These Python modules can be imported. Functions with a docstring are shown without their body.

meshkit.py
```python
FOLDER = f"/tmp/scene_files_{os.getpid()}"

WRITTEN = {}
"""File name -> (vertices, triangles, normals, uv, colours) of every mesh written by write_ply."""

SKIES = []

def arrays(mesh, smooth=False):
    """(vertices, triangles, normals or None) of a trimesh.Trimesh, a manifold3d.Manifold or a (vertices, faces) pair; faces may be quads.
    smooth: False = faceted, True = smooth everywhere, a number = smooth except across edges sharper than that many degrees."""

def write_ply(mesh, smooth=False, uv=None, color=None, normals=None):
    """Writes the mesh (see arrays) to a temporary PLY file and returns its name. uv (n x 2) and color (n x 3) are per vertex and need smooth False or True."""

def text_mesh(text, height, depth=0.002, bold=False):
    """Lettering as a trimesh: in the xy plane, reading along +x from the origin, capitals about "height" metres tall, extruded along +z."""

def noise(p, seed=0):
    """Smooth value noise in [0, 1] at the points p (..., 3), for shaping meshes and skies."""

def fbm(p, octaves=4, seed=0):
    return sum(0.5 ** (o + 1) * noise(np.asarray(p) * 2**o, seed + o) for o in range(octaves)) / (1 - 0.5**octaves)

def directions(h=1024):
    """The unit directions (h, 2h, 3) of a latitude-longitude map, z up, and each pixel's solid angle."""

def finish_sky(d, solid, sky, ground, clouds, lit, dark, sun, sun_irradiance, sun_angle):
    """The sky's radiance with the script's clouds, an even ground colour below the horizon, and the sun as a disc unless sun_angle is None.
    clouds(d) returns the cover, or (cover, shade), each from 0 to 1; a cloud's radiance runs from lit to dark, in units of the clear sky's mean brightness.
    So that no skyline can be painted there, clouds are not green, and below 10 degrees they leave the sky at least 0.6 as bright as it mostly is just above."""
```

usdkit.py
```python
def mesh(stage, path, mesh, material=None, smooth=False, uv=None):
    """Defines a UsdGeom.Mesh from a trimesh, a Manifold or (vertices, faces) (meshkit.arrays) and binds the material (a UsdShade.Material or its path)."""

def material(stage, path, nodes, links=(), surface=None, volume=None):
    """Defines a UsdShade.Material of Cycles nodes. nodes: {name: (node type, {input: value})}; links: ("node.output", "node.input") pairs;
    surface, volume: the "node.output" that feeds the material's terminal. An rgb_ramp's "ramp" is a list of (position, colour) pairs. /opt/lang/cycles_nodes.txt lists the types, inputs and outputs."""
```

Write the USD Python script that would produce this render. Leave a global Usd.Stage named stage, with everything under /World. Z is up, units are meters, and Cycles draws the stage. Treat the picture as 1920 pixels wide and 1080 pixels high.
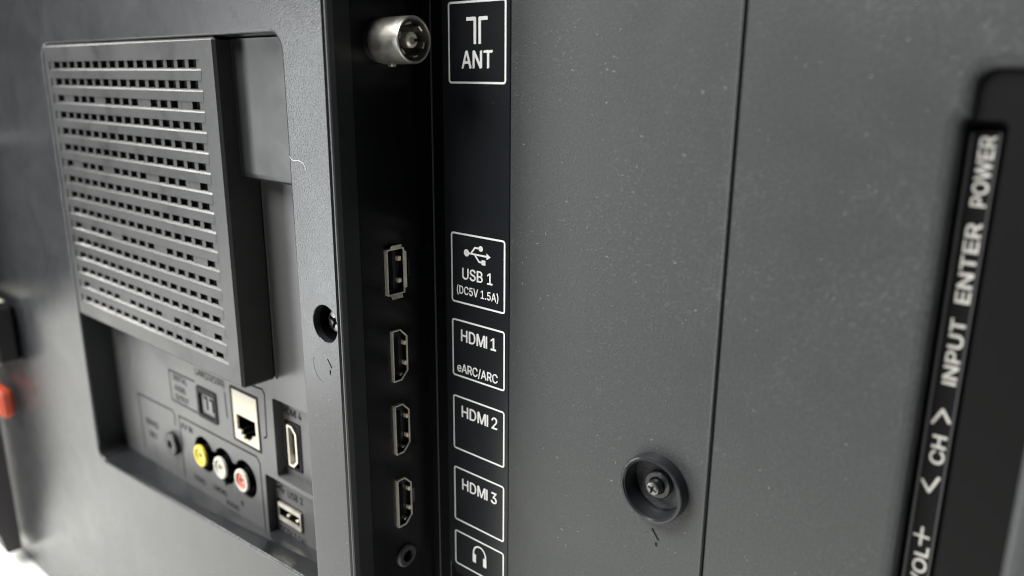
import math, random
import numpy as np, trimesh, usdkit, meshkit
import manifold3d as m3
from manifold3d import Manifold, CrossSection
from shapely.geometry import Polygon, box as sbox, LineString, Point
from shapely.ops import unary_union
from pxr import Usd, UsdGeom, UsdLux, UsdShade, Gf, Sdf

random.seed(7)
rng = np.random.default_rng(7)
stage = Usd.Stage.CreateInMemory()
UsdGeom.SetStageUpAxis(stage, UsdGeom.Tokens.z)
UsdGeom.SetStageMetersPerUnit(stage, 1.0)
UsdGeom.Xform.Define(stage, "/World")
MM = 0.001
LIFT = 201.0            # all shapes below are in millimetres; the table top is 201 mm under their origin


# ------------------------------------------------------------------ camera
cam = UsdGeom.Camera.Define(stage, "/World/camera")
R = np.array([[0.75958226, 0.650376, 0.00677111], [0.17385232, -0.19299059, -0.96567593], [-0.62674569, 0.73468748, -0.2596616]])
CAM = np.array([154.229, -146.357, 53.857 + LIFT]) * MM
m4 = np.eye(4)
m4[0, :3], m4[1, :3], m4[2, :3], m4[3, :3] = R[0], -R[1], -R[2], CAM
cam.AddTransformOp().Set(Gf.Matrix4d(m4.tolist()))
cam.CreateHorizontalApertureAttr(36.0)
cam.CreateVerticalApertureAttr(36.0 * 9 / 16)
cam.CreateFocalLengthAttr(36.0 * 1472.96 / 1920)
cam.CreateClippingRangeAttr(Gf.Vec2f(0.005, 50))
cam.CreateFStopAttr(9.2)
cam.CreateFocusDistanceAttr(0.203)
cam.CreateExposureAttr(0.0)


# ------------------------------------------------------------------ light: a bright window side on the left, a weaker ceiling lamp, dim room
def rect_light(name, at, aim, w, h, power, color=(1, 1, 1)):
    l = UsdLux.RectLight.Define(stage, "/World/" + name)
    at, aim = np.array(at, float), np.array(aim, float)
    z = at - aim
    z /= np.linalg.norm(z)
    x = np.cross([0, 0, 1.0] if abs(z[2]) < 0.99 else [0, 1.0, 0], z)
    x /= np.linalg.norm(x)
    y = np.cross(z, x)
    t = np.eye(4)
    t[0, :3], t[1, :3], t[2, :3], t[3, :3] = x, y, z, at
    l.AddTransformOp().Set(Gf.Matrix4d(t.tolist()))
    l.CreateWidthAttr(w)
    l.CreateHeightAttr(h)
    l.CreateIntensityAttr(power)
    l.CreateColorAttr(Gf.Vec3f(*color))
    return l


rect_light("window_light", (-1.15, -0.96, -0.04), (-0.05, 0, 0.15), 0.36, 0.95, 9.3, (0.97, 1.0, 1.0))
rect_light("ceiling_light", (-1.15, -0.20, 0.76), (-0.30, -0.06, 0.08), 0.6, 0.5, 18.0, (1.0, 0.985, 0.95))
rect_light("ceiling_light_front", (-0.48, -0.75, 1.12), (0.0, 0, 0.2), 0.7, 0.6, 30.0, (1.0, 0.99, 0.97))
dome = UsdLux.DomeLight.Define(stage, "/World/room_light")
usdkit.material(stage, "/World/Looks/room", {"b": ("background_shader", {"color": (0.86, 0.94, 1.0), "strength": 0.085})}, [], surface="b.background")
UsdShade.MaterialBindingAPI.Apply(dome.GetPrim()).Bind(UsdShade.Material.Get(stage, "/World/Looks/room"))


# ------------------------------------------------------------------ materials
def plastic(name, color, rough=0.45, grain=0.0, strength=0.3, spec=0.5, mottle=0.0, dist=4e-5, detail=1.5, smudge=0.0):
    n = {"tc": ("texture_coordinate", {}), "p": ("principled_bsdf", {"base_color": color, "roughness": rough, "specular_ior_level": spec})}
    k = []
    if grain:
        n["g"] = ("noise_texture", {"scale": grain, "detail": detail, "roughness": 0.55})
        n["b"] = ("bump", {"strength": strength, "distance": dist})
        k += [("tc.object", "g.vector"), ("g.fac", "b.height"), ("b.normal", "p.normal")]
    if mottle:
        lo, hi = [c * (1 - mottle) for c in color], [c * (1 + mottle) for c in color]
        n["m"] = ("noise_texture", {"scale": grain or 900, "detail": 2.0, "roughness": 0.6})
        n["r"] = ("rgb_ramp", {"ramp": [(0.25, lo), (0.5, color), (0.75, hi)]})
        k += [("tc.object", "m.vector"), ("m.fac", "r.fac"), ("r.color", "p.base_color")]
    if smudge:
        n["s"] = ("noise_texture", {"scale": 45.0, "detail": 4.0, "roughness": 0.6, "distortion": 0.6})
        n["sr"] = ("map_range", {"from_min": 0.35, "from_max": 0.7, "to_min": rough - smudge, "to_max": rough + smudge})
        k += [("tc.object", "s.vector"), ("s.fac", "sr.value"), ("sr.result", "p.roughness")]
    return usdkit.material(stage, "/World/Looks/" + name, n, k, surface="p.BSDF")


def metal(name, color, rough=0.3, metallic=1.0):
    return usdkit.material(stage, "/World/Looks/" + name, {
        "tc": ("texture_coordinate", {}), "s": ("noise_texture", {"scale": 350.0, "detail": 3.0}),
        "sr": ("map_range", {"from_min": 0.3, "from_max": 0.7, "to_min": rough - 0.07, "to_max": rough + 0.09}),
        "p": ("principled_bsdf", {"base_color": color, "metallic": metallic, "roughness": rough})},
        [("tc.object", "s.vector"), ("s.fac", "sr.value"), ("sr.result", "p.roughness")], surface="p.BSDF")


COVER = plastic("cover_plastic", (0.018, 0.019, 0.021), 0.25, 2100, 0.9, mottle=0.25, smudge=0.03, dist=6e-5)
SATIN = plastic("satin_plastic", (0.028, 0.029, 0.030), 0.36, 900, 0.08, smudge=0.08, spec=0.40)
BAY = plastic("bay_plastic", (0.080, 0.080, 0.081), 0.36, 900, 0.10, smudge=0.08, spec=0.42)
VENT = plastic("vent_plastic", (0.027, 0.027, 0.0265), 0.37, 1500, 0.15, smudge=0.09, spec=0.40)
# the rear panel: fine moulded grain, short worm-like flecks in it, faint broad wiping marks
PANEL = usdkit.material(stage, "/World/Looks/panel_plastic", {
    "tc": ("texture_coordinate", {}),
    "g": ("noise_texture", {"scale": 2000.0, "detail": 1.5, "roughness": 0.55}),
    "w": ("noise_texture", {"scale": 760.0, "detail": 1.0, "roughness": 0.5, "distortion": 2.2}),
    "big": ("noise_texture", {"scale": 26.0, "detail": 3.0, "roughness": 0.6, "distortion": 0.5}),
    "wr": ("rgb_ramp", {"ramp": [(0.0, (0, 0, 0)), (0.60, (0, 0, 0)), (0.68, (1, 1, 1)), (1.0, (1, 1, 1))]}),
    "br": ("map_range", {"from_min": 0.42, "from_max": 0.62, "to_min": 0.15, "to_max": 1.0, "clamp": True}),
    "wm": ("math", {"math_type": "multiply"}),
    "h": ("math", {"math_type": "multiply_add", "value2": 0.7}),
    "b": ("bump", {"strength": 0.9, "distance": 7e-5}),
    "c1": ("rgb_ramp", {"ramp": [(0.25, (0.030, 0.0315, 0.031)), (0.5, (0.038, 0.041, 0.0415)), (0.75, (0.050, 0.0525, 0.052))]}),
    "cm": ("mix_color", {"blend_type": "mix", "b": (0.10, 0.104, 0.102)}),
    "fm": ("math", {"math_type": "multiply", "value2": 0.27}),
    "sr": ("map_range", {"from_min": 0.35, "from_max": 0.7, "to_min": 0.40, "to_max": 0.50}),
    "p": ("principled_bsdf", {"specular_ior_level": 0.5})},
    [("tc.object", "g.vector"), ("tc.object", "w.vector"), ("tc.object", "big.vector"), ("w.fac", "wr.fac"), ("big.fac", "br.value"),
     ("wr.color", "wm.value1"), ("br.result", "wm.value2"), ("wm.value", "h.value1"), ("g.fac", "h.value3"), ("h.value", "b.height"), ("b.normal", "p.normal"),
     ("g.fac", "c1.fac"), ("c1.color", "cm.a"), ("wm.value", "fm.value1"), ("fm.value", "cm.fac"), ("cm.result", "p.base_color"),
     ("big.fac", "sr.value"), ("sr.result", "p.roughness")], surface="p.BSDF")
BOSS = plastic("boss_plastic", (0.015, 0.0165, 0.019), 0.22, 1500, 0.04)
LIP = plastic("lip_plastic", (0.05, 0.05, 0.052), 0.4, 1500, 0.1)
BLACK = plastic("black_plastic", (0.006, 0.006, 0.0065), 0.42, 1500, 0.08)
PIT = plastic("pit_black", (0.0025, 0.0025, 0.003), 0.5, spec=0.12)
WALL = plastic("wall_black", (0.0025, 0.0027, 0.0035), 0.25, spec=0.35)
STRIP = plastic("strip_black", (0.0105, 0.0122, 0.0145), 0.3, 1200, 0.04, spec=0.5)
RECESS = plastic("control_black", (0.006, 0.0062, 0.0062), 0.5, 2000, 0.2, spec=0.12)
PRINT = plastic("white_print", (0.82, 0.82, 0.80), 0.6)
PRINT2 = plastic("dull_print", (0.48, 0.47, 0.43), 0.6)
INK = plastic("black_ink", (0.004, 0.004, 0.004), 0.8, spec=0.05)
SIDE = plastic("side_black", (0.011, 0.0115, 0.013), 0.4, 1500, 0.08)
SHUTTER = plastic("shutter_grey", (0.14, 0.14, 0.14), 0.4)
BROWN = plastic("brown_insulator", (0.022, 0.018, 0.013), 0.4)
CREAM = plastic("cream_plastic", (0.58, 0.53, 0.42), 0.4)
YELLOW = plastic("yellow_plastic", (0.68, 0.55, 0.06), 0.35)
WHITE = plastic("white_plastic", (0.50, 0.48, 0.41), 0.35)
RED = plastic("red_plastic", (0.60, 0.10, 0.07), 0.35)
ORANGE = plastic("orange_red_plastic", (0.52, 0.075, 0.035), 0.5)
PURPLE = plastic("purple_black_plastic", (0.030, 0.022, 0.028), 0.45)
NICKEL = metal("nickel", (0.72, 0.69, 0.60), 0.45)
BRASSY = metal("warm_nickel", (0.92, 0.87, 0.76), 0.45)
STEEL = metal("steel", (0.62, 0.60, 0.55), 0.26)
SCREWM = metal("dark_steel", (0.22, 0.217, 0.21), 0.36)
BARREL = metal("dull_nickel", (0.47, 0.455, 0.41), 0.42)
RIM = metal("bright_rim", (0.85, 0.80, 0.70), 0.40, 0.6)
GOLD = metal("contact_gold", (0.95, 0.86, 0.66), 0.35, 0.4)
TABLE = plastic("white_table", (0.86, 0.865, 0.83), 0.45, 400, 0.03)
DUST = plastic("dust_fibre", (0.72, 0.72, 0.70), 0.9)

# ------------------------------------------------------------------ scene tree helpers
taken = set()


def fresh(path):
    p, i = path, 0
    while p in taken:
        i += 1
        p = f"{path}_{i:03d}"
    taken.add(p)
    return p


def tag(prim, label=None, category=None, group=None, kind=None):
    for k, v in (("label", label), ("category", category), ("group", group), ("kind", kind)):
        if v:
            prim.SetCustomDataByKey(k, v)
    return prim


def thing(name, label, category, loc=(0, 0, 0), group=None):
    p = fresh("/World/" + name)
    x = UsdGeom.Xform.Define(stage, p)
    x.AddTranslateOp().Set(Gf.Vec3d(*loc))
    tag(x.GetPrim(), label, category, group)
    return p


def holder(name, parent, label=None):
    p = fresh(parent + "/" + name)
    tag(UsdGeom.Xform.Define(stage, p).GetPrim(), label)
    return p


def put(name, mesh, mat, parent, smooth=30, label=None, kind=None):
    """One mesh of the scene, from millimetres."""
    if isinstance(mesh, Manifold):
        q = mesh.to_mesh()
        v, f = np.array(q.vert_properties[:, :3], float), np.array(q.tri_verts)
    elif isinstance(mesh, tuple):
        v, f = mesh
    else:
        v, f = np.array(mesh.vertices, float), np.array(mesh.faces)
    t = trimesh.Trimesh(v * MM, f, process=False)
    p = fresh(parent + "/" + name)
    usdkit.mesh(stage, p, t, mat, smooth=smooth)
    tag(stage.GetPrimAtPath(p), label, kind=kind)
    return p


# ------------------------------------------------------------------ shape helpers (mm); X right along the set, Y into it, Z up
def cs(poly):
    out = CrossSection()
    for g in getattr(poly, "geoms", [poly]):
        rings = [np.array(g.exterior.coords)[:-1]] + [np.array(r.coords)[:-1] for r in g.interiors]
        out = out + CrossSection(rings, m3.FillRule.EvenOdd)
    return out


TY = np.array([[1, 0, 0, 0], [0, 0, 1, 0], [0, 1, 0, 0]], float)
TX = np.array([[0, 0, 1, 0], [1, 0, 0, 0], [0, 1, 0, 0]], float)


def ey(poly, y0, y1):
    """Extrude an outline drawn in (X, Z) from y0 to y1."""
    return cs(poly).extrude(abs(y1 - y0)).transform(TY).translate([0, min(y0, y1), 0])


def ex(poly, x0, x1):
    """Extrude an outline drawn in (Y, Z) from x0 to x1."""
    return cs(poly).extrude(abs(x1 - x0)).transform(TX).translate([min(x0, x1), 0, 0])


def rr(x0, x1, z0, z1, r=0.0):
    b = sbox(x0, z0, x1, z1)
    return b if r <= 0 else b.buffer(-r).buffer(r, 8)


def bx(x0, x1, y0, y1, z0, z1, c=0.0):
    if c <= 0:
        return Manifold.cube([x1 - x0, y1 - y0, z1 - z0]).translate([x0, y0, z0])
    a = bx(x0 + c, x1 - c, y0 + c, y1 - c, z0, z1)
    b = bx(x0 + c, x1 - c, y0, y1, z0 + c, z1 - c)
    d = bx(x0, x1, y0 + c, y1 - c, z0 + c, z1 - c)
    return Manifold.batch_hull([a, b, d])


def hull(*ms):
    return Manifold.batch_hull(list(ms))


def cyl_x(y, z, r, x0, x1, r1=None, n=48):
    return Manifold.cylinder(x1 - x0, r, r if r1 is None else r1, n).transform(TX).translate([x0, y, z])


def cyl_y(x, z, r, y0, y1, r1=None, n=48):
    """Cylinder along Y; r at y0, r1 at y1."""
    return Manifold.cylinder(y1 - y0, r, r if r1 is None else r1, n).transform(TY).translate([x, y0, z])


def soft_cut(poly, y0, y1, c, deep=None, steps=5):
    """A cutter that opens from y0 (front) to y1 with a rounded mouth of radius c."""
    deep = poly if deep is None else deep
    prof = [(c * (1 - math.sin(t)), c * (1 - math.cos(t))) for t in np.linspace(0, math.pi / 2, steps + 1)]   # (outset, depth)
    out = ey(poly.buffer(c, 10), y0 - 0.3, y0 + 1e-4)
    for (o0, d0), (o1, d1) in zip(prof, prof[1:]):
        out += hull(ey(poly.buffer(o0, 10), y0 + d0 - 1e-4, y0 + d0), ey(poly.buffer(o1, 10), y0 + d1, y0 + d1 + 1e-4))
    return out + hull(ey(poly, y0 + c, y0 + c + 0.01), ey(deep, y1 - 0.01, y1))


def words(s, cx, cz, w, h, y, up=False, bold=False, thick=0.03, mid=False):
    """Lettering centred at (cx, cz) on the plane y, w wide and h high (capitals), facing -Y. up: it reads upwards."""
    vs, fs, at, n = [], [], 0.0, 0
    stem = 1.9 if bold else 1.3
    for word in s.replace("I", "\x00I\x00").split("\x00"):
        if not word:
            continue
        if word == "I":                                   # a plain upright
            b = trimesh.creation.box([stem, 10.0, 1.0])
            v, f, lead, trail = np.array(b.vertices) + [stem / 2, 5, 0.5], np.array(b.faces), 1.3, 1.3
        else:
            t = meshkit.text_mesh(word.strip(), 10.0, 1.0, bold=bold)
            v, f = np.array(t.vertices), np.array(t.faces)
            v[:, 0] -= v[:, 0].min()
            lead, trail = (3.4 if word[0] == " " else 0.0), (3.4 if word[-1] == " " else 0.0)
        v[:, 0] += at + lead
        at = v[:, 0].max() + trail
        vs.append(v)
        fs.append(f + n)
        n += len(v)
    v, f = np.vstack(vs), np.vstack(fs)
    if mid:                                               # a medium weight: the same letters struck twice, a hair apart
        f = np.vstack([f, f + len(v)])
        v = np.vstack([v + [0.3, 0.2, 0], v * [1, 1, 1.2] - [0.3, 0.2, 0]])
    lo, hi = v[:, 0].min(), v[:, 0].max()
    v[:, 0] = ((v[:, 0] - lo) / (hi - lo) - 0.5) * w
    v[:, 1] = (v[:, 1] - 5.0) * h / 10.0
    if up:
        px, pz = -v[:, 1], v[:, 0]
    else:
        px, pz = v[:, 0], v[:, 1]
    out = np.stack([px + cx, y - thick * v[:, 2], pz + cz], 1)
    return out, f


def bars(lines, width, y, thick=0.03, cap=1):
    """Printed or moulded line work: a list of (X, Z) polylines given a width."""
    return ey(unary_union([LineString(l).buffer(width / 2, 6, cap_style=cap, join_style=1) for l in lines]), y - thick, y)


def ring_print(x0, x1, z0, z1, r, w, y, thick=0.03):
    o = rr(x0, x1, z0, z1, r)
    return ey(o.difference(o.buffer(-w)), y - thick, y)


# ------------------------------------------------------------------ setting: the white table
t_in = bx(-1300, 320, -330, 300, -30, 0, 3)
put("table_top", t_in, TABLE, "/World", label="white table top under the television, seen at the lower left corner", kind="structure")

# ------------------------------------------------------------------ the television
TV = thing("television", "back of a dark grey television with vent grille, ports and port labels", "television", (0, 0, LIFT * MM))
F = -31.5        # front plane of the raised back cover
D = -20.0        # floor of the connector recess
P = -16.6        # floor of the two deeper pockets

# raised back cover with the recess
front = Polygon([(-168.5, -100.3), (-17.6, -90.0), (-18.2, 63.9), (-168.2, 63.9)]).buffer(-5).buffer(5, 12)
deep = Polygon([(-169.3, -98.9), (-17.9, -94.6), (-17.9, 63.4), (-169.0, 63.4)]).buffer(-3).buffer(3, 10)
cover = bx(-330, -0.95, F, -1.0, -200.9, 135, 0.45)
cover -= soft_cut(front, F, D + 0.3, 1.0, deep) + ey(deep, D, -8)
SCX, SCZ = -6.55, -7.6
cover -= soft_cut(Point(SCX, SCZ).buffer(4.95, 16), F, -18, 0.25)
# the moulded arrow mark below the screw hole
MX, MZ = -7.3, -19.6
cover -= bars([[(-6.4, -17.0), (-4.7, -19.2)]], 0.45, F + 0.35, 0.5, 2) + bars([[(-5.4, -19.9), (-5.6, -21.2)]], 0.5, F + 0.35, 0.5, 2)
arc = [(-7.9 + 4.6 * math.cos(a), -19.6 + 4.6 * math.sin(a)) for a in np.linspace(math.radians(160), math.radians(262), 22)]
cover -= bars([arc], 0.22, F + 0.06, 0.2)
put("back_cover", cover, COVER, TV)

sc = holder("cover_screw", TV, "screw deep in the round hole of the back cover")


def screw_y(par, x, z, r, y_front, y_back, mat):
    head = hull(cyl_y(x, z, r * 0.72, y_front, y_front + 0.05), cyl_y(x, z, r, y_front + r * 0.32, y_back))
    w = r * 0.26
    cross = bx(x - r * 0.62, x + r * 0.62, y_front - 1, y_front + r * 0.5, z - w / 2, z + w / 2) + bx(x - w / 2, x + w / 2, y_front - 1, y_front + r * 0.5, z - r * 0.62, z + r * 0.62)
    rot = cross.translate([-x, 0, -z]).rotate([0, 24, 0]).translate([x, 0, z])
    put("head", head - rot - cyl_y(x, z, r * 0.24, y_front - 1, y_front + r * 0.75), mat, par)


screw_y(sc, SCX, SCZ, 3.7, -28.4, -24.0, SCREWM)
put("sleeve", cyl_y(SCX, SCZ, 5.6, -29.6, -18.0) - cyl_y(SCX, SCZ, 4.85, -31, -26.0) - cyl_y(SCX, SCZ, 3.6, -27, -17), PIT, sc)
put("seat", cyl_y(SCX, SCZ, 4.8, -24.4, -23.6), PIT, sc)

# vent cover: frame, 15 slats, 17 ribs set back behind them, blanking plates, black backing
vc = holder("vent_cover", TV, "slatted ventilation cover standing flush in the recess")
VX0, VX1, VZ0, VZ1 = -168.0, -49.5, -37.4, 63.75
SX0, SX1 = -163.6, -57.0
ROW = [57.95 - 5.76 * i for i in range(16)]     # upper edge of each slot; a slot is 2.2 high
SH = 2.2
vbody = bx(VX0, VX1, F, D - 0.02, VZ0, VZ1, 0.8)
inner = bx(VX0 + 1.5, VX1 - 1.4, F + 1.6, D + 1, VZ0 + 1.4, VZ1 - 1.4)
vbody -= inner
opening = rr(SX0, SX1, ROW[-1] - SH, ROW[0], 0.9)
vbody -= ey(opening, F - 1, F + 2)
# chamfered lower lip and the rounded left end of the lowest and highest slot belong to the frame
vbody -= hull(bx(SX0 - 0.1, SX1 + 0.3, F - 0.2, F, ROW[-1] - SH - 0.75, ROW[-1] - SH + 0.2), bx(SX0 - 0.1, SX1 + 0.3, F + 0.84, F + 0.85, ROW[-1] - SH, ROW[-1] - SH + 0.2))
put("frame", vbody, VENT, vc)
for i in range(15):
    zt, zb = ROW[i] - SH, ROW[i + 1]
    prof = Polygon([(F + 0.85, zt), (F + 0.16, zt - 0.61), (F + 0.05, zt - 0.74), (F, zt - 0.9), (F, zb + 0.14), (F + 0.14, zb), (F + 1.6, zb), (F + 1.6, zt)])
    put("slat", ex(prof, SX0 - 0.2, SX1 + 0.2), VENT, vc, smooth=25)
HX = [-157.6 + 6.34 * k for k in range(16)]
HW = 4.3
edges = [(SX0 - 0.4, HX[0] - HW / 2)] + [(HX[k] + HW / 2, HX[k + 1] - HW / 2) for k in range(15)] + [(HX[-1] + HW / 2, SX1 + 0.4)]
for a, b in edges:
    put("rib", bx(a, b, F + (0.3 if a < HX[0] - 3 else 0.62), F + 2.1, ROW[-1] - SH - 0.6, ROW[0] + 0.6), VENT, vc, smooth=False)
for i in (2, 6, 10, 14):
    for k in (1, 5, 10, 14):
        put("blanking_plate", bx(HX[k] - HW / 2 - 0.05, HX[k] + HW / 2 + 0.05, F + 0.66, F + 2.0, ROW[i] - SH - 0.3, ROW[i] + 0.3), VENT, vc, smooth=False)
put("backing", bx(VX0 + 2, VX1 - 2, D - 4.0, D - 3.4, VZ0 + 2, VZ1 - 2), PIT, vc)

# step in the recess beside the vent
pl = hull(bx(VX1 - 1, -17.7, -26.0, -25.9, 27.5, 63.3), bx(VX1 - 1, -17.7, -25.4, -25.3, 26.0, 63.3), bx(VX1 - 1, -17.7, -24.0, D, 25.2, 63.3))
put("recess_step", pl + bx(VX1 - 0.1, VX1 + 0.45, -26.3, -25.5, 26.5, 63.2, 0.15), SATIN, TV)

# connector panel: the floor of the recess, with two deeper pockets
floor = ey(deep.buffer(0.8), D, -10)
pocket_a = Polygon([(-53.2, -72.2), (-15, -72.2), (-15, -44.6), (-53.0, -44.6)]).buffer(-1).buffer(1, 6)
pocket_b = Polygon([(-61.0, -97.3), (-15, -97.3), (-15, -73.8), (-60.7, -73.8)]).buffer(-1).buffer(1, 6)
floor -= ey(pocket_a, D - 1, P) + ey(pocket_b, D - 1, P)
# holes for the sockets
LANX0, LANX1, LANZ0, LANZ1 = -78.4, -61.6, -66.9, -47.0
OX0, OX1, OZ0, OZ1 = -101.6, -88.4, -65.0, -53.2
floor -= ey(rr(LANX0 + .3, LANX1 - .3, LANZ0 + .3, LANZ1 - .3), D - 1, -11)
floor -= ey(rr(OX0 + .4, OX1 - .4, OZ0 + .4, OZ1 - .4), D - 1, -11)
H4 = (-51.8, -43.6, -69.3, -52.6)
U2 = (-60.0, -45.4, -91.6, -83.6)
AVX, AVZ = (-101.0, -87.2, -73.4), -80.4
sil = unary_union([Point(x, AVZ).buffer(6.9, 16) for x in AVX] + [sbox(AVX[0], AVZ - 3.5, AVX[2], AVZ + 3.5), Polygon([(-91, -84), (-87.4, -88.6), (-83.5, -84)])])
floor -= ey(sil, D - 1, -13)
floor -= ey(rr(*H4, 0.5), D - 1, -11) + ey(rr(*U2, 0.3), D - 1, -11)
put("connector_panel", floor + bx(VX1 - 0.1, VX1 + 0.45, D - 0.35, D + 0.3, VZ0, 25.0, 0.15), BAY, TV)

# line work and lettering moulded on the connector panel
pm = holder("panel_marking", TV, "dark lettering and box outlines on the connector panel")
y = D + 0.001
put("outline", bars([[(-150.4, -93.7), (-151.2, -70.2), (-122.5, -69.4), (-121.2, -71.0), (-121.6, -75.0)]], 0.6, y), INK, pm, label="outline round the service socket")
put("outline", bars([[(-103.2, -64.6), (-121.8, -64.6), (-121.9, -52.6), (-103.1, -52.4)]], 0.6, y), INK, pm, label="outline beside the optical socket")
put("outline", bars([[(-82.3, -50.9), (-81.9, -60.0)]], 0.6, y), INK, pm)
put("outline", bars([[(-65.5, -43.6), (-58.4, -43.2), (-57.2, -44.6), (-57.8, -59.6), (-59.4, -60.6)]], 0.6, y), INK, pm)
put("outline", bars([[(-118.0, -95.5), (-117.9, -70.2), (-65.2, -69.2), (-63.4, -71.0), (-63.2, -96.2)]], 0.6, y), INK, pm, label="outline round the three coloured sockets")
for s, cx, cz, w, h in (("SERVICE", -141.6, -80.4, 10.5, 2.5), ("ONLY", -141.4, -85.4, 7.0, 2.5), ("DIGITAL", -114.0, -54.6, 10.2, 2.3), ("AUDIO", -114.6, -58.6, 8.2, 2.3), ("OUTPUT", -113.8, -62.4, 10.0, 2.3),
                        ("LAN(10/100)", -91.8, -47.9, 19.5, 2.5), ("AV IN", -112.6, -73.4, 8.6, 2.5), ("VIDEO", -106.5, -92.6, 8.5, 2.1), ("L/MONO", -92.0, -91.6, 9.5, 2.1), ("R", -77.0, -91.3, 1.6, 2.1), ("AUDIO", -84.0, -94.6, 8.5, 2.0)):
    put("lettering", words(s, cx, cz, w, h, y, bold=True), INK, pm, smooth=False)
y = P + 0.001
put("lettering", words("HDMI 4", -47.6, -49.4, 9.8, 2.5, y, bold=True), INK, pm, smooth=False)
put("lettering", words("USB 2", -49.3, -80.0, 8.4, 2.5, y, bold=True), INK, pm, smooth=False)
put("lettering", words("(DC5V 0.5A)", -52.6, -95.0, 15.5, 2.2, y, bold=True), INK, pm, smooth=False)


def trident(cx, cz, w, y, lw):
    s = w / 9.0
    q = lambda a, b: (cx + a * s, cz + b * s)
    shapes = [LineString([q(-4.2, 0), q(3.6, 0)]).buffer(lw / 2), Point(q(-3.7, 0)).buffer(0.95 * s), Polygon([q(3.3, 0.85), q(3.3, -0.85), q(4.7, 0)]),
              LineString([q(-2.2, 0), q(-0.7, 1.75), q(1.0, 1.75)]).buffer(lw / 2), Point(q(1.3, 1.75)).buffer(0.75 * s),
              LineString([q(-0.9, 0), q(0.7, -1.75), q(2.0, -1.75)]).buffer(lw / 2), sbox(*q(1.6, -2.4), *q(2.9, -1.1))]
    return ey(unary_union(shapes), y - 0.03, y)


put("usb_symbol", trident(-57.4, -79.6, 5.2, y, 0.45), INK, pm)

# service socket
sj = holder("service_socket", TV, "round service socket at the left of the connector panel")
put("body", hull(cyl_y(-123.9, -83.2, 4.7, D - 1.6, D + 1), cyl_y(-123.9, -83.2, 4.4, D - 1.9, D)) - cyl_y(-123.9, -83.2, 1.7, D - 4, D - 0.5), BLACK, sj)
put("face", cyl_y(-123.9, -83.2, 4.1, D - 1.95, D - 1.85) - cyl_y(-123.9, -83.2, 1.7, D - 4, D), VENT, sj)

# optical socket
op = holder("optical_socket", TV, "square optical audio socket with grey shutter")
put("surround", ey(rr(OX0, OX1, OZ0, OZ1, 0.8).difference(rr(OX0 + 1.5, OX1 - 1.4, OZ0 + 1.4, OZ1 - 2.2, 0.8)), D - 0.45, -12), PIT, op)
put("shutter", bx(OX0 + 1.5, OX1 - 1.4, D + 0.5, D + 1.4, OZ0 + 1.4, OZ1 - 2.2), SHUTTER, op)
for x0 in (OX0 + 3.6, OX0 + 7.4):
    put("shutter_mark", bars([[(x0, OZ1 - 4.0), (x0 + 2.0, OZ1 - 4.0), (x0 + 2.0, OZ1 - 8.4)]], 0.9, D + 0.5, 0.12, 2), INK, op, smooth=False)

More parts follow.
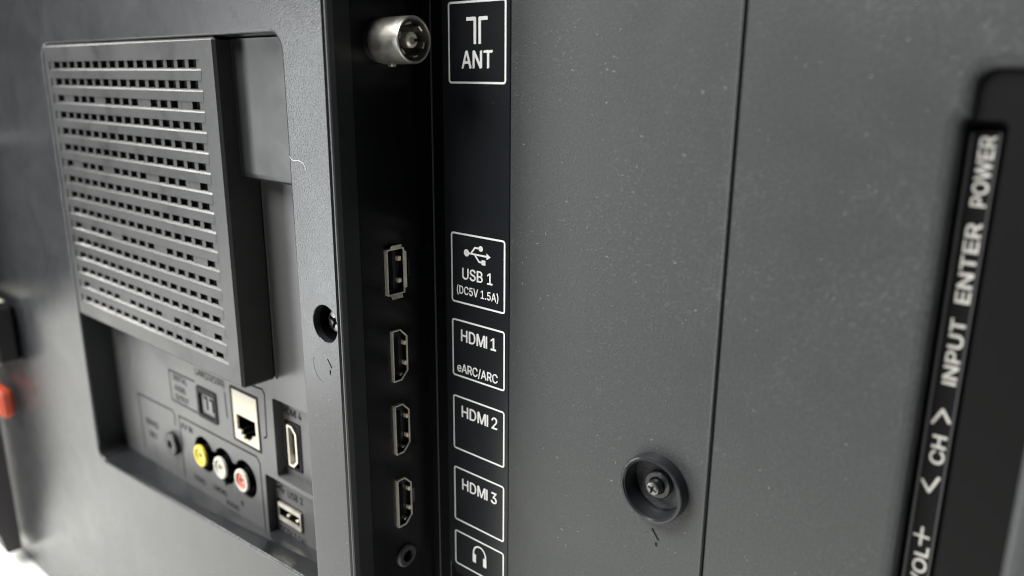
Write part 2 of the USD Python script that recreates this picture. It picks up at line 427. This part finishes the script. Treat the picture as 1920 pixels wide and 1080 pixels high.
# network socket
ln = holder("network_socket", TV, "cream coloured network socket")
o = rr(LANX0, LANX1, LANZ0, LANZ1, 0.4)
i_ = rr(LANX0 + 0.9, LANX1 - 0.8, LANZ0 + 0.8, LANZ1 - 0.9, 0.3)
put("surround", ey(o.difference(i_), D - 0.25, D + 4), PIT, ln)
jx0, jx1, jz0, jz1 = -75.6, -64.2, -65.0, -56.6
hole = unary_union([sbox(jx0, jz0 + 2.6, jx1, jz1), sbox(jx0 + 2.2, jz0 + 1.2, jx1 - 2.2, jz1), sbox(jx0 + 3.6, jz0, jx1 - 3.6, jz1)])
put("front_plate", ey(i_.buffer(0.02).difference(hole), D - 0.1, D + 8), CREAM, ln)
put("cavity", ey(rr(jx0 - .4, jx1 + .4, jz0 - .4, jz1 + .4), D + 7.2, D + 8.2), PIT, ln)
put("cavity_lining", ey(hole.buffer(0.02).difference(hole.buffer(-0.25)), D + 0.6, D + 7.2), INK, ln)
for k in range(8):
    put("contact", bx(jx0 + 2 + k * 1.0, jx0 + 2.4 + k * 1.0, D + 1.5, D + 6, jz1 - 1.2, jz1 - 0.9), GOLD, ln, smooth=False)

# three coloured audio and video sockets in one black housing
av = holder("socket_housing", TV, "black scalloped housing round the three coloured sockets")
put("body", ey(sil.buffer(-0.02), -14.5, -13.2), PIT, av)
put("lining", ey(sil.buffer(-0.02).difference(sil.buffer(-0.3)), D + 0.5, -14.5), PIT, av)
for x, mat, nm in zip(AVX, (YELLOW, WHITE, RED), ("yellow", "white", "red")):
    s = holder("phono_socket", TV, f"{nm} phono socket of the three in the black housing")
    tube = hull(cyl_y(x, AVZ, 4.15, D - 1.8, D - 1.1), cyl_y(x, AVZ, 3.9, D - 2.0, D - 0.9)) - cyl_y(x, AVZ, 3.0, D - 3, D + 4)
    put("stem", cyl_y(x, AVZ, 3.5, D - 0.92, -14.4) - cyl_y(x, AVZ, 3.0, D - 3, D + 7), PIT, s)
    put("barrel", tube, {"yellow": YELLOW, "white": WHITE, "red": WHITE}[nm], s)
    put("insert", cyl_y(x, AVZ, 3.02, D - 1.5, D + 4) - cyl_y(x, AVZ, 1.45, D - 4, D + 0.2), mat, s)
    put("contact", cyl_y(x, AVZ, 1.45, D - 1.1, D + 0.3) - cyl_y(x, AVZ, 0.85, D - 4, D), NICKEL, s)


# HDMI and USB sockets
def hdmi_outline(w, z0, z1, flip=False):
    """Outline in (a, z): the long flat side at a = 0, the shorter side with the two chamfers at a = w."""
    h = z1 - z0
    return Polygon([(0, z1), (w * 0.55, z1), (w, z1 - h * 0.16), (w, z0 + h * 0.16), (w * 0.55, z0), (0, z0)])


def shift(p, a):
    from shapely import affinity
    return affinity.translate(p, a, 0)


def hdmi_on_wall(z0, z1, label, latch):
    par = holder("hdmi_socket", TV, label)
    o = shift(hdmi_outline(5.3, z0, z1), -15.5).buffer(-0.25).buffer(0.25, 4)
    i = o.buffer(-0.36)
    put("shell", ex(o.difference(i), -6, 0.75), RIM, par, smooth=25)
    put("cavity", ex(o.buffer(-0.2), -7, -5.6), PIT, par)
    put("lining", ex(i.buffer(0.02).difference(i.buffer(-0.12)), -5.8, 0.45), PIT, par)
    put("tongue", ex(sbox(-13.9, z0 + 2.4, -12.4, z1 - 2.6), -6, -0.6), PIT, par, smooth=False)
    for zc in (z1 - 4.3, z0 + 4.6):
        put("spring_contact", bx(-0.9, 0.55, -11.15, -10.62, zc - 0.62, zc + 0.62, 0.1), GOLD, par)
    put("spring_contact", bx(-1.2, 0.1, -12.6, -11.4, z0 + 1.1, z0 + 1.7, 0.1), NICKEL, par)
    if latch:
        put("latch", bx(-0.3, 0.6, -9.6, -9.0, (z0 + z1) / 2 - 1.5, (z0 + z1) / 2 + 3.0, 0.1) + bx(-0.3, 0.45, -10.1, -9.0, (z0 + z1) / 2 - 1.8, (z0 + z1) / 2 - 1.4), LIP, par)


hdmi_on_wall(-26.7, -12.0, "HDMI socket level with the label HDMI 1", False)
hdmi_on_wall(-48.4, -33.6, "HDMI socket level with the label HDMI 2", False)
hdmi_on_wall(-71.2, -56.2, "HDMI socket level with the label HDMI 3", True)

ub = holder("usb_socket", TV, "upright USB socket on the black side wall")
uo, ui = rr(-16.6, -10.6, -2.1, 10.4, 0.35), rr(-16.25, -10.95, -1.75, 10.05, 0.25)
put("shell", ex(uo.difference(ui), -8, 0.9), RIM, ub)
put("lip", hull(bx(0.75, 0.9, -15.6, -11.6, 10.3, 10.5), bx(1.2, 1.35, -15.4, -11.8, 11.2, 11.35)) , NICKEL, ub)
put("lip", hull(bx(0.75, 0.9, -15.6, -11.6, -2.2, -2.0), bx(1.2, 1.35, -15.4, -11.8, -3.1, -2.95)), NICKEL, ub)
put("lip", hull(bx(0.75, 0.9, -10.7, -10.5, -0.8, 9.4), bx(1.0, 1.12, -10.2, -10.05, -0.6, 9.2)), NICKEL, ub)
put("cavity", ex(uo.buffer(-0.2), -9, -7), PIT, ub)
put("lining", ex(ui.buffer(0.02).difference(ui.buffer(-0.15)), -7, 0.6), PIT, ub)
put("tongue", bx(-7, -0.4, -15.2, -13.6, -0.9, 9.2), PIT, ub, smooth=False)
for zc in (7.35, 1.35):
    put("spring_contact", bx(-1.6, 0.3, -12.2, -11.15, zc - 0.62, zc + 0.62, 0.15), GOLD, ub)
put("latch", bx(-0.3, 0.7, -9.0, -8.5, 2.2, 6.6, 0.1) + bx(-0.3, 0.5, -9.6, -8.5, 2.0, 2.4), BLACK, ub)

# HDMI and USB sockets on the connector panel
h4 = holder("hdmi_socket", TV, "HDMI socket in the pocket marked HDMI 4")
put("surround", ey(rr(*H4, 0.5).difference(rr(-50.3, -44.9, -68.2, -53.9)), P - 0.3, -11.5), PIT, h4)
o = shift(hdmi_outline(4.9, -68.0, -53.7), -50.0)
put("shell", ey(o.difference(o.buffer(-0.6)), P - 0.9, -11.5), BRASSY, h4)
put("cavity", ey(o.buffer(-0.4), -12.6, -11.6), PIT, h4)
put("tongue", ey(sbox(-48.2, -65.5, -46.9, -56.2), P + 0.6, -12), BLACK, h4, smooth=False)
u2 = holder("usb_socket", TV, "flat lying USB socket marked USB 2")
put("surround", ey(rr(*U2, 0.3).difference(rr(-58.7, -46.0, -91.0, -84.6, 0.2)), P - 0.1, -11.5), PIT, u2)
o = rr(-58.8, -45.9, -91.1, -84.5, 0.4)
put("shell", ey(o.difference(rr(-58.2, -46.5, -89.5, -86.0, 0.2)), P - 0.8, -11.5), BRASSY, u2)
put("cavity", ey(o.buffer(-0.3), -12.6, -11.6), PIT, u2)
put("tongue", bx(-57.6, -47.0, P + 0.4, -12, -87.4, -86.5), PIT, u2, smooth=False)
inn = rr(-58.2, -46.5, -89.5, -86.0, 0.2)
put("lining", ey(inn.buffer(0.02).difference(inn.buffer(-0.2)), P - 0.5, -11.6), PIT, u2)
for xc in (-54.8, -49.6):
    put("spring_contact", bx(xc - 0.6, xc + 0.6, P + 0.2, P + 1.6, -89.4, -88.7, 0.1), GOLD, u2)

# side shell: the narrow lip beside the cover, the side wall and the port plate
ss = holder("side_shell", TV, "black side wall of the raised back with its narrow grey lip")
prof = Polygon([(-0.5, F + 0.25), (-0.25, F), (0.1, F), (0.42, F + 0.3), (0.30, F + 2.0), (-0.2, F + 2.0), (-0.5, F + 2)])
put("lip", cs(prof).extrude(340).translate([0, 0, -200.8]), LIP, ss)
prof = Polygon([(0.30, F + 2.02), (0.0, -24.4), (-0.35, -24.2), (-0.8, -24.2), (-0.8, F + 2.02)])
put("side_wall", cs(prof).extrude(340).translate([0, 0, -200.8]), SIDE, ss)
plate = bx(-0.9, -0.12, -24.19, 1.6, -200.8, 139)
for z0, z1 in ((-26.7, -12.0), (-48.4, -33.6), (-71.2, -56.2)):
    plate -= ex(shift(hdmi_outline(5.3, z0, z1), -15.5).buffer(0.12), -2, 1)
plate -= ex(uo.buffer(0.15), -2, 1) + cyl_x(-12.5, -81.6, 2.2, -2, 1)
put("port_plate", plate, WALL, ss)

# headphone socket
hp = holder("headphone_socket", TV, "round headphone socket at the foot of the side wall")
put("ring", hull(cyl_x(-12.5, -81.6, 3.5, -0.3, 0.5), cyl_x(-12.5, -81.6, 3.0, -0.3, 0.95)) - cyl_x(-12.5, -81.6, 1.85, -3, 2), LIP, hp)
put("bore", cyl_x(-12.5, -81.6, 2.15, -9, -0.15) - cyl_x(-12.5, -81.6, 1.85, -8, 1), PIT, hp)

# aerial socket
an = holder("aerial_socket", TV, "metal barrel of the aerial socket beside the label ANT")
AY, AZ = -15.6, 62.0
put("flange", cyl_x(AY, AZ, 5.15, -0.2, 1.3), SCREWM, an)
barrel = hull(cyl_x(AY, AZ, 5.4, 1.9, 12.0, n=72), cyl_x(AY, AZ, 5.2, 1.6, 12.3, n=72)) - cyl_x(AY, AZ, 4.75, 8.2, 14, n=72) - cyl_x(AY, AZ, 4.75, 12.1, 12.4, 4.95, n=72)
put("barrel", barrel, BARREL, an, smooth=35)
put("neck", cyl_x(AY, AZ, 4.9, 1.2, 1.8), PIT, an)
put("insulator", cyl_x(AY, AZ, 4.7, 8.1, 9.0) - cyl_x(AY, AZ, 1.2, 8, 10), BROWN, an)
for k in range(6):
    a = math.radians(60 * k + 14)
    f = bx(8.6, 11.6, -0.75, 0.75, 3.6, 4.0, 0.12).rotate([math.degrees(a), 0, 0]).translate([0, AY, AZ])
    put("spring_finger", f, NICKEL, an)
pin = hull(cyl_x(AY, AZ, 1.8, 8.6, 11.3, n=32), cyl_x(AY, AZ, 1.35, 8.6, 11.8, n=32)) - cyl_x(AY, AZ, 0.95, 10, 13, n=32) - bx(10.2, 13, AY, AY + 3, AZ - 0.38, AZ + 0.38)
put("centre_pin", pin, RIM, an)
put("crimp_tab", bx(3.2, 5.0, AY - 0.8, AY + 0.8, AZ - 6.0, AZ - 5.2, 0.25), NICKEL, an)

# channel floor behind the port wall
cf = holder("channel", TV, "black floor of the channel between side wall and port labels")
put("floor", bx(-0.1, 30, 1.5, 2.5, -200, 138), WALL, cf)
put("bead", bx(-0.08, 0.26, 1.0, 1.52, -200, 138, 0.12), PANEL, cf)
put("step_edge", bx(3.2, 5.1, 0.9, 1.6, -200, 138, 0.2), WALL, cf)

# port label strip
ls = holder("label_strip", TV, "black strip with white framed port names")
strip = Polygon([(5.4, 140), (28.3, 140), (28.3, -90.2), (8.6, -90.2), (5.4, -86.8)])
put("strip", hull(ey(strip.buffer(-0.15), 0.0, 0.01), ey(strip, 0.15, 1.45)), STRIP, ls)
Y0 = 0.0
for z0, z1, nm in ((52.1, 71.6, "ANT"), (-5.4, 14.0, "USB 1"), (-26.8, -10.1, "HDMI 1"), (-49.2, -32.6, "HDMI 2"), (-72.2, -54.8, "HDMI 3"), (-87.0, -75.6, "headphone")):
    put("frame", ring_print(7.8, 27.1, z0, z1, 0.9, 0.5, Y0), PRINT, ls, label=f"white frame of the {nm} label")
for s, cx, cz, w, h, b in (("ANT", 17.6, 57.9, 10.4, 4.1, False), ("USB 1", 17.3, 3.1, 10.9, 3.0, False), ("(DC5V 1.5A)", 17.3, -1.55, 15.0, 2.2, False), ("HDMI 1", 17.6, -14.5, 12.9, 3.35, False),
                           ("eARC/ARC", 17.1, -24.0, 15.0, 2.5, False), ("HDMI 2", 17.8, -37.0, 13.4, 3.35, False), ("HDMI 3", 17.7, -59.7, 13.4, 3.35, False)):
    put("lettering", words(s, cx, cz, w, h, Y0, mid=True), PRINT, ls, smooth=False)
put("aerial_symbol", bars([[(14.1, 67.4), (16.95, 67.4), (16.95, 61.5)], [(21.2, 67.4), (18.55, 67.4), (18.55, 61.5)]], 0.85, Y0, cap=2), PRINT, ls, smooth=False)
put("usb_symbol", trident(17.3, 8.9, 9.2, Y0, 0.5), PRINT, ls)
arc = [(17.7 + 2.35 * math.cos(a), -80.3 + 2.6 * math.sin(a)) for a in np.linspace(math.radians(-18), math.radians(198), 24)]
arcs = unary_union([LineString(arc).buffer(0.26), sbox(15.2, -83.3, 16.1, -80.9).buffer(0.2), sbox(19.3, -83.3, 20.2, -80.9).buffer(0.2)])
put("headphone_symbol", ey(arcs, Y0 - 0.03, Y0), PRINT, ls)

# rear panel right of the strip, with the screw boss
rear = hull(bx(28.45, 86.2, 0.35, 3.0, -200.5, 138), bx(28.6, 85.95, 0.08, 0.4, -200.5, 138), bx(28.7, 85.75, 0.0, 0.2, -200.5, 138))
rear += hull(bx(85.2, 86.0, 0.05, 0.3, -200.5, 138), bx(85.75, 85.95, -0.12, 0.3, -200.5, 138))
rear -= cyl_y(73.7, -37.3, 7.3, -1, 4)
AXX, AXZ = 74.2, -49.3
rear -= bars([[(73.3, -48.5), (75.2, -51.0)]], 0.6, 0.35, 0.6, 2)
rear -= bars([[(74.55, -51.7), (74.7, -52.8)]], 0.7, 0.35, 0.6, 2)
rear -= bars([[(73.1, -48.7), (71.7, -50.2)]], 0.2, 0.07, 0.2)
put("rear_panel", rear, PANEL, TV, label="grey rear panel beside the port labels")
put("seam_backing", bx(84, 89, 2.6, 3.2, -200.5, 138), PIT, TV)

bo = holder("screw_boss", TV, "round raised boss with a screw on the grey rear panel")
BX, BZ = 73.7, -37.3
rim = [(0.6 * (1 - math.cos(t)), 0.6 * math.sin(t)) for t in np.linspace(0, math.pi / 2, 5)]
wall = hull(cyl_y(BX, BZ, 8.22, -0.2, 0.3, 8.25, 96), cyl_y(BX, BZ, 8.1, -2.55, -2.5, 8.1, 96), cyl_y(BX, BZ, 7.95, -2.8, -2.7, 7.95, 96), cyl_y(BX, BZ, 7.7, -2.92, -2.9, 7.7, 96))
wall += cyl_y(BX, BZ, 7.6, 0, 3.4, n=96)
wall -= cyl_y(BX, BZ, 7.2, -4, 2.2, 6.7, 96) + hull(cyl_y(BX, BZ, 7.42, -3.0, -2.92, n=96), cyl_y(BX, BZ, 7.15, -2.6, -2.55, n=96))
put("collar", wall - cyl_y(BX, BZ, 2.2, -4, 4), BOSS, bo)
put("inner_floor", cyl_y(BX, BZ, 6.35, 1.95, 2.19, n=64) - cyl_y(BX, BZ, 2.0, -4, 3), PANEL, bo)
ic = hull(cyl_y(BX, BZ, 3.3, 0.5, 2.1, n=64), cyl_y(BX, BZ, 3.1, 0.3, 2, n=64))
put("inner_collar", ic - cyl_y(BX, BZ, 2.15, -4, 4, n=48), BOSS, bo)
head = hull(cyl_y(BX, BZ, 1.1, -1.95, -1.9), cyl_y(BX, BZ, 1.5, -1.8, -1.75), cyl_y(BX, BZ, 1.72, -1.35, 0.2))
cr = bx(-1.2, 1.2, -4, -1.2, -0.24, 0.24) + bx(-0.24, 0.24, -4, -1.2, -1.2, 1.2)
put("screw", head + cyl_y(BX, BZ, 1.2, 0, 3) - cr.rotate([0, 20, 0]).translate([BX, 0, BZ]) - cyl_y(BX, BZ, 0.55, -4, -1.0), SCREWM, bo)
put("screw_well", cyl_y(BX, BZ, 2.14, 0.9, 3.3) - cyl_y(BX, BZ, 1.25, -1, 4), PIT, bo)

# second rear panel with the control recess
shal_a, shal_b = rr(125.2, 141.6, -160, 48.2, 1.6), rr(126.5, 141.6, 20, 55.6, 2.6)
shal = shal_a.union(shal_b)
trough = rr(124.9, 131.4, -158, 47.4, 1.2)
side = bx(86.68, 175, 0.0, 8.0, -200.5, 138, 0.25)
for k, (o_, d_) in enumerate(((2.4, 0.0), (1.4, 0.16), (0.62, 0.5), (0.16, 1.05), (0.0, 1.7))):
    nxt = ((2.4, 0.0), (1.4, 0.16), (0.62, 0.5), (0.16, 1.05), (0.0, 1.7), (0.0, 2.2))[k + 1]
    for sh in (shal_a, shal_b):
        side -= hull(ey(sh.buffer(o_, 8), d_ - (0.2 if k == 0 else 0.001), d_ + 0.001), ey(sh.buffer(nxt[0], 8), nxt[1], nxt[1] + 0.002))
side -= ey(shal, 2.0, 7.0)
put("control_side_panel", side, PANEL, TV, label="grey rear panel round the control recess")
cp = holder("control_recess", TV, "black recess holding the upright row of control buttons")
liner = ey(shal.buffer(0.35), 1.9, 6.9) - hull(ey(trough.buffer(0.25), 1.5, 1.9), ey(rr(125.75, 130.9, -157, 46.6, 1.0), 4.9, 5.0))
put("liner", liner, RECESS, cp)
lip_wall = Polygon([(124.95, -158), (125.35, -158), (125.35, 50), (124.95, 50)])
bar_ = bx(125.8, 130.5, 3.9, 5.4, -156, 45.9, 0.25)
put("button_strip", bar_, RECESS, cp)
put("ridge", bx(125.8, 126.5, 3.5, 4.2, -155, 45.6, 0.15), LIP, cp)
put("ridge", bx(130.1, 130.55, 3.5, 4.2, -155, 45.6, 0.15), LIP, cp)
YB = 3.9
for s, z0, z1 in (("POWER", 33.3, 45.0), ("ENTER", 16.4, 30.5), ("INPUT", 1.3, 13.6), ("CH", -14.3, -8.6), ("VOL", -40.3, -31.4)):
    put("lettering", words(s, 128.55, (z0 + z1) / 2, z1 - z0, 2.25, YB, up=True, bold=True), PRINT2, cp, smooth=False)
put("channel_up_mark", bars([[(126.95, -6.4), (128.3, -3.6), (129.6, -5.7)]], 0.55, YB), PRINT2, cp)
put("channel_down_mark", bars([[(126.75, -18.0), (128.15, -20.0), (129.4, -16.9)]], 0.55, YB), PRINT2, cp)
put("plus_mark", bars([[(128.1, -31.2), (128.1, -27.6)], [(126.9, -29.4), (129.3, -29.4)]], 0.48, YB), PRINT2, cp)

# ------------------------------------------------------------------ the black upright with orange-red tab at the left edge
UP = thing("upright_bracket", "black upright bracket with box and orange red tab, cut by the left edge", "bracket", (0, 0, LIFT * MM))
bar_poly = Polygon([(-34, -193), (-40.8, -193), (-41.6, -191.8), (-43.3, -182), (-49, -165), (-53, -150), (-56, -70), (-76, -55), (-76, 22), (-40, 22), (-40, 62), (-78, 62), (-78, 130), (-31.6, 130), (-31.6, -60), (-34, -66)])
put("bar", ex(bar_poly, -306, -286.4) + ex(bar_poly.buffer(-0.6), -306, -286), PURPLE, UP)
put("box", bx(-310, -243, -43.0, -31.55, -77.0, -47.5, 2.4), BLACK, UP, label="black box at the top of the bracket")
put("box_cap", bx(-300, -246.0, -42.0, -34.5, -47.7, -46.6, 0.3), WHITE, UP)
put("tab", bx(-292, -259.5, -40.0, -33.2, -108.3, -93.6, 2.0), ORANGE, UP, label="orange red tab")

# ------------------------------------------------------------------ dust and a fibre
parts_v, parts_f, n = [], [], 0


def speck(c, a, l, w, plane):
    global n
    u = np.array([math.cos(a), 0, math.sin(a)])
    v = np.array([-math.sin(a), 0, math.cos(a)])
    nn = np.array([0, -1.0, 0])
    if plane == "x":
        u, v, nn = np.array([0, math.cos(a), math.sin(a)]), np.array([0, -math.sin(a), math.cos(a)]), np.array([1.0, 0, 0])
    pts = [c - u * l, c + v * w, c + u * l, c - v * w, c + nn * w * 0.8, c - nn * w * 0.3]
    f = [(0, 1, 4), (1, 2, 4), (2, 3, 4), (3, 0, 4), (1, 0, 5), (2, 1, 5), (3, 2, 5), (0, 3, 5)]
    parts_v.extend(pts)
    parts_f.extend([(i + n, j + n, k + n) for i, j, k in f])
    n += 6


spots = [(rng.uniform(30, 85), rng.uniform(-60, 75)) for _ in range(26)]
for _ in range(210):
    if rng.random() < 0.55:
        q = spots[int(rng.integers(len(spots)))]
        px_, pz_ = q[0] + rng.normal(0, 2.6), q[1] + rng.normal(0, 3.4)
    else:
        px_, pz_ = rng.uniform(29, 86), rng.uniform(-60, 75)
    if not 29 < px_ < 85.6 or math.hypot(px_ - 73.7, pz_ + 37.3) < 8.6:
        continue
    long = rng.random() < 0.22
    speck(np.array([px_, -0.01, pz_]), rng.uniform(0, 6.28), rng.uniform(0.3, 0.6) if long else rng.uniform(0.04, 0.17), rng.uniform(0.02, 0.045) if not long else 0.03, "y")
for _ in range(30):
    speck(np.array([rng.uniform(6, 28), -0.01, rng.uniform(-88, 75)]), rng.uniform(0, 6.28), rng.uniform(0.05, 0.14), rng.uniform(0.03, 0.06), "y")
for _ in range(70):
    speck(np.array([rng.uniform(-16.5, -1.5), F - 0.01, rng.uniform(-80, 75)]), rng.uniform(0, 6.28), rng.uniform(0.05, 0.18), rng.uniform(0.03, 0.06), "y")
for _ in range(40):
    speck(np.array([-0.11, rng.uniform(-24, 1), rng.uniform(-88, 75)]), rng.uniform(0, 6.28), rng.uniform(0.04, 0.10), rng.uniform(0.02, 0.05), "x")
for _ in range(60):
    speck(np.array([rng.uniform(88, 124), -0.01, rng.uniform(-60, 75)]), rng.uniform(0, 6.28), rng.uniform(0.06, 0.2), rng.uniform(0.03, 0.07), "y")
dv = np.array(parts_v) + [0, 0, LIFT]
put("dust", (dv, np.array(parts_f)), DUST, "/World", smooth=False, label="pale dust specks scattered over the grey panels", kind="stuff")


def tube(pts, r, sides=6):
    pts = np.array(pts, float)
    vs, fs = [], []
    for i, p in enumerate(pts):
        d = pts[min(i + 1, len(pts) - 1)] - pts[max(i - 1, 0)]
        d /= np.linalg.norm(d)
        a = np.cross(d, [0, 1.0, 0.2])
        a /= np.linalg.norm(a)
        b = np.cross(d, a)
        for k in range(sides):
            t = 2 * math.pi * k / sides
            vs.append(p + r * (a * math.cos(t) + b * math.sin(t)))
    for i in range(len(pts) - 1):
        for k in range(sides):
            q, w = i * sides + k, i * sides + (k + 1) % sides
            fs += [(q, w, w + sides), (q, w + sides, q + sides)]
    return np.array(vs), np.array(fs)


cv = np.array([(-17.3, 34.2), (-16.3, 33.4), (-15.2, 33.2), (-14.0, 33.4), (-12.8, 33.3), (-11.6, 32.8), (-10.9, 32.0), (-10.5, 31.0)])
tt = np.linspace(0, len(cv) - 1, 40)
fx, fz = np.interp(tt, range(len(cv)), cv[:, 0]), np.interp(tt, range(len(cv)), cv[:, 1])
fv, ff = tube(np.stack([fx, np.full(40, F - 0.05), fz], 1), 0.065)
p = put("lint_fibre", (fv + [0, 0, LIFT], ff), DUST, "/World", smooth=True)
tag(stage.GetPrimAtPath(p), "thin pale curved fibre lying on the back cover beside the vent recess", "fibre")
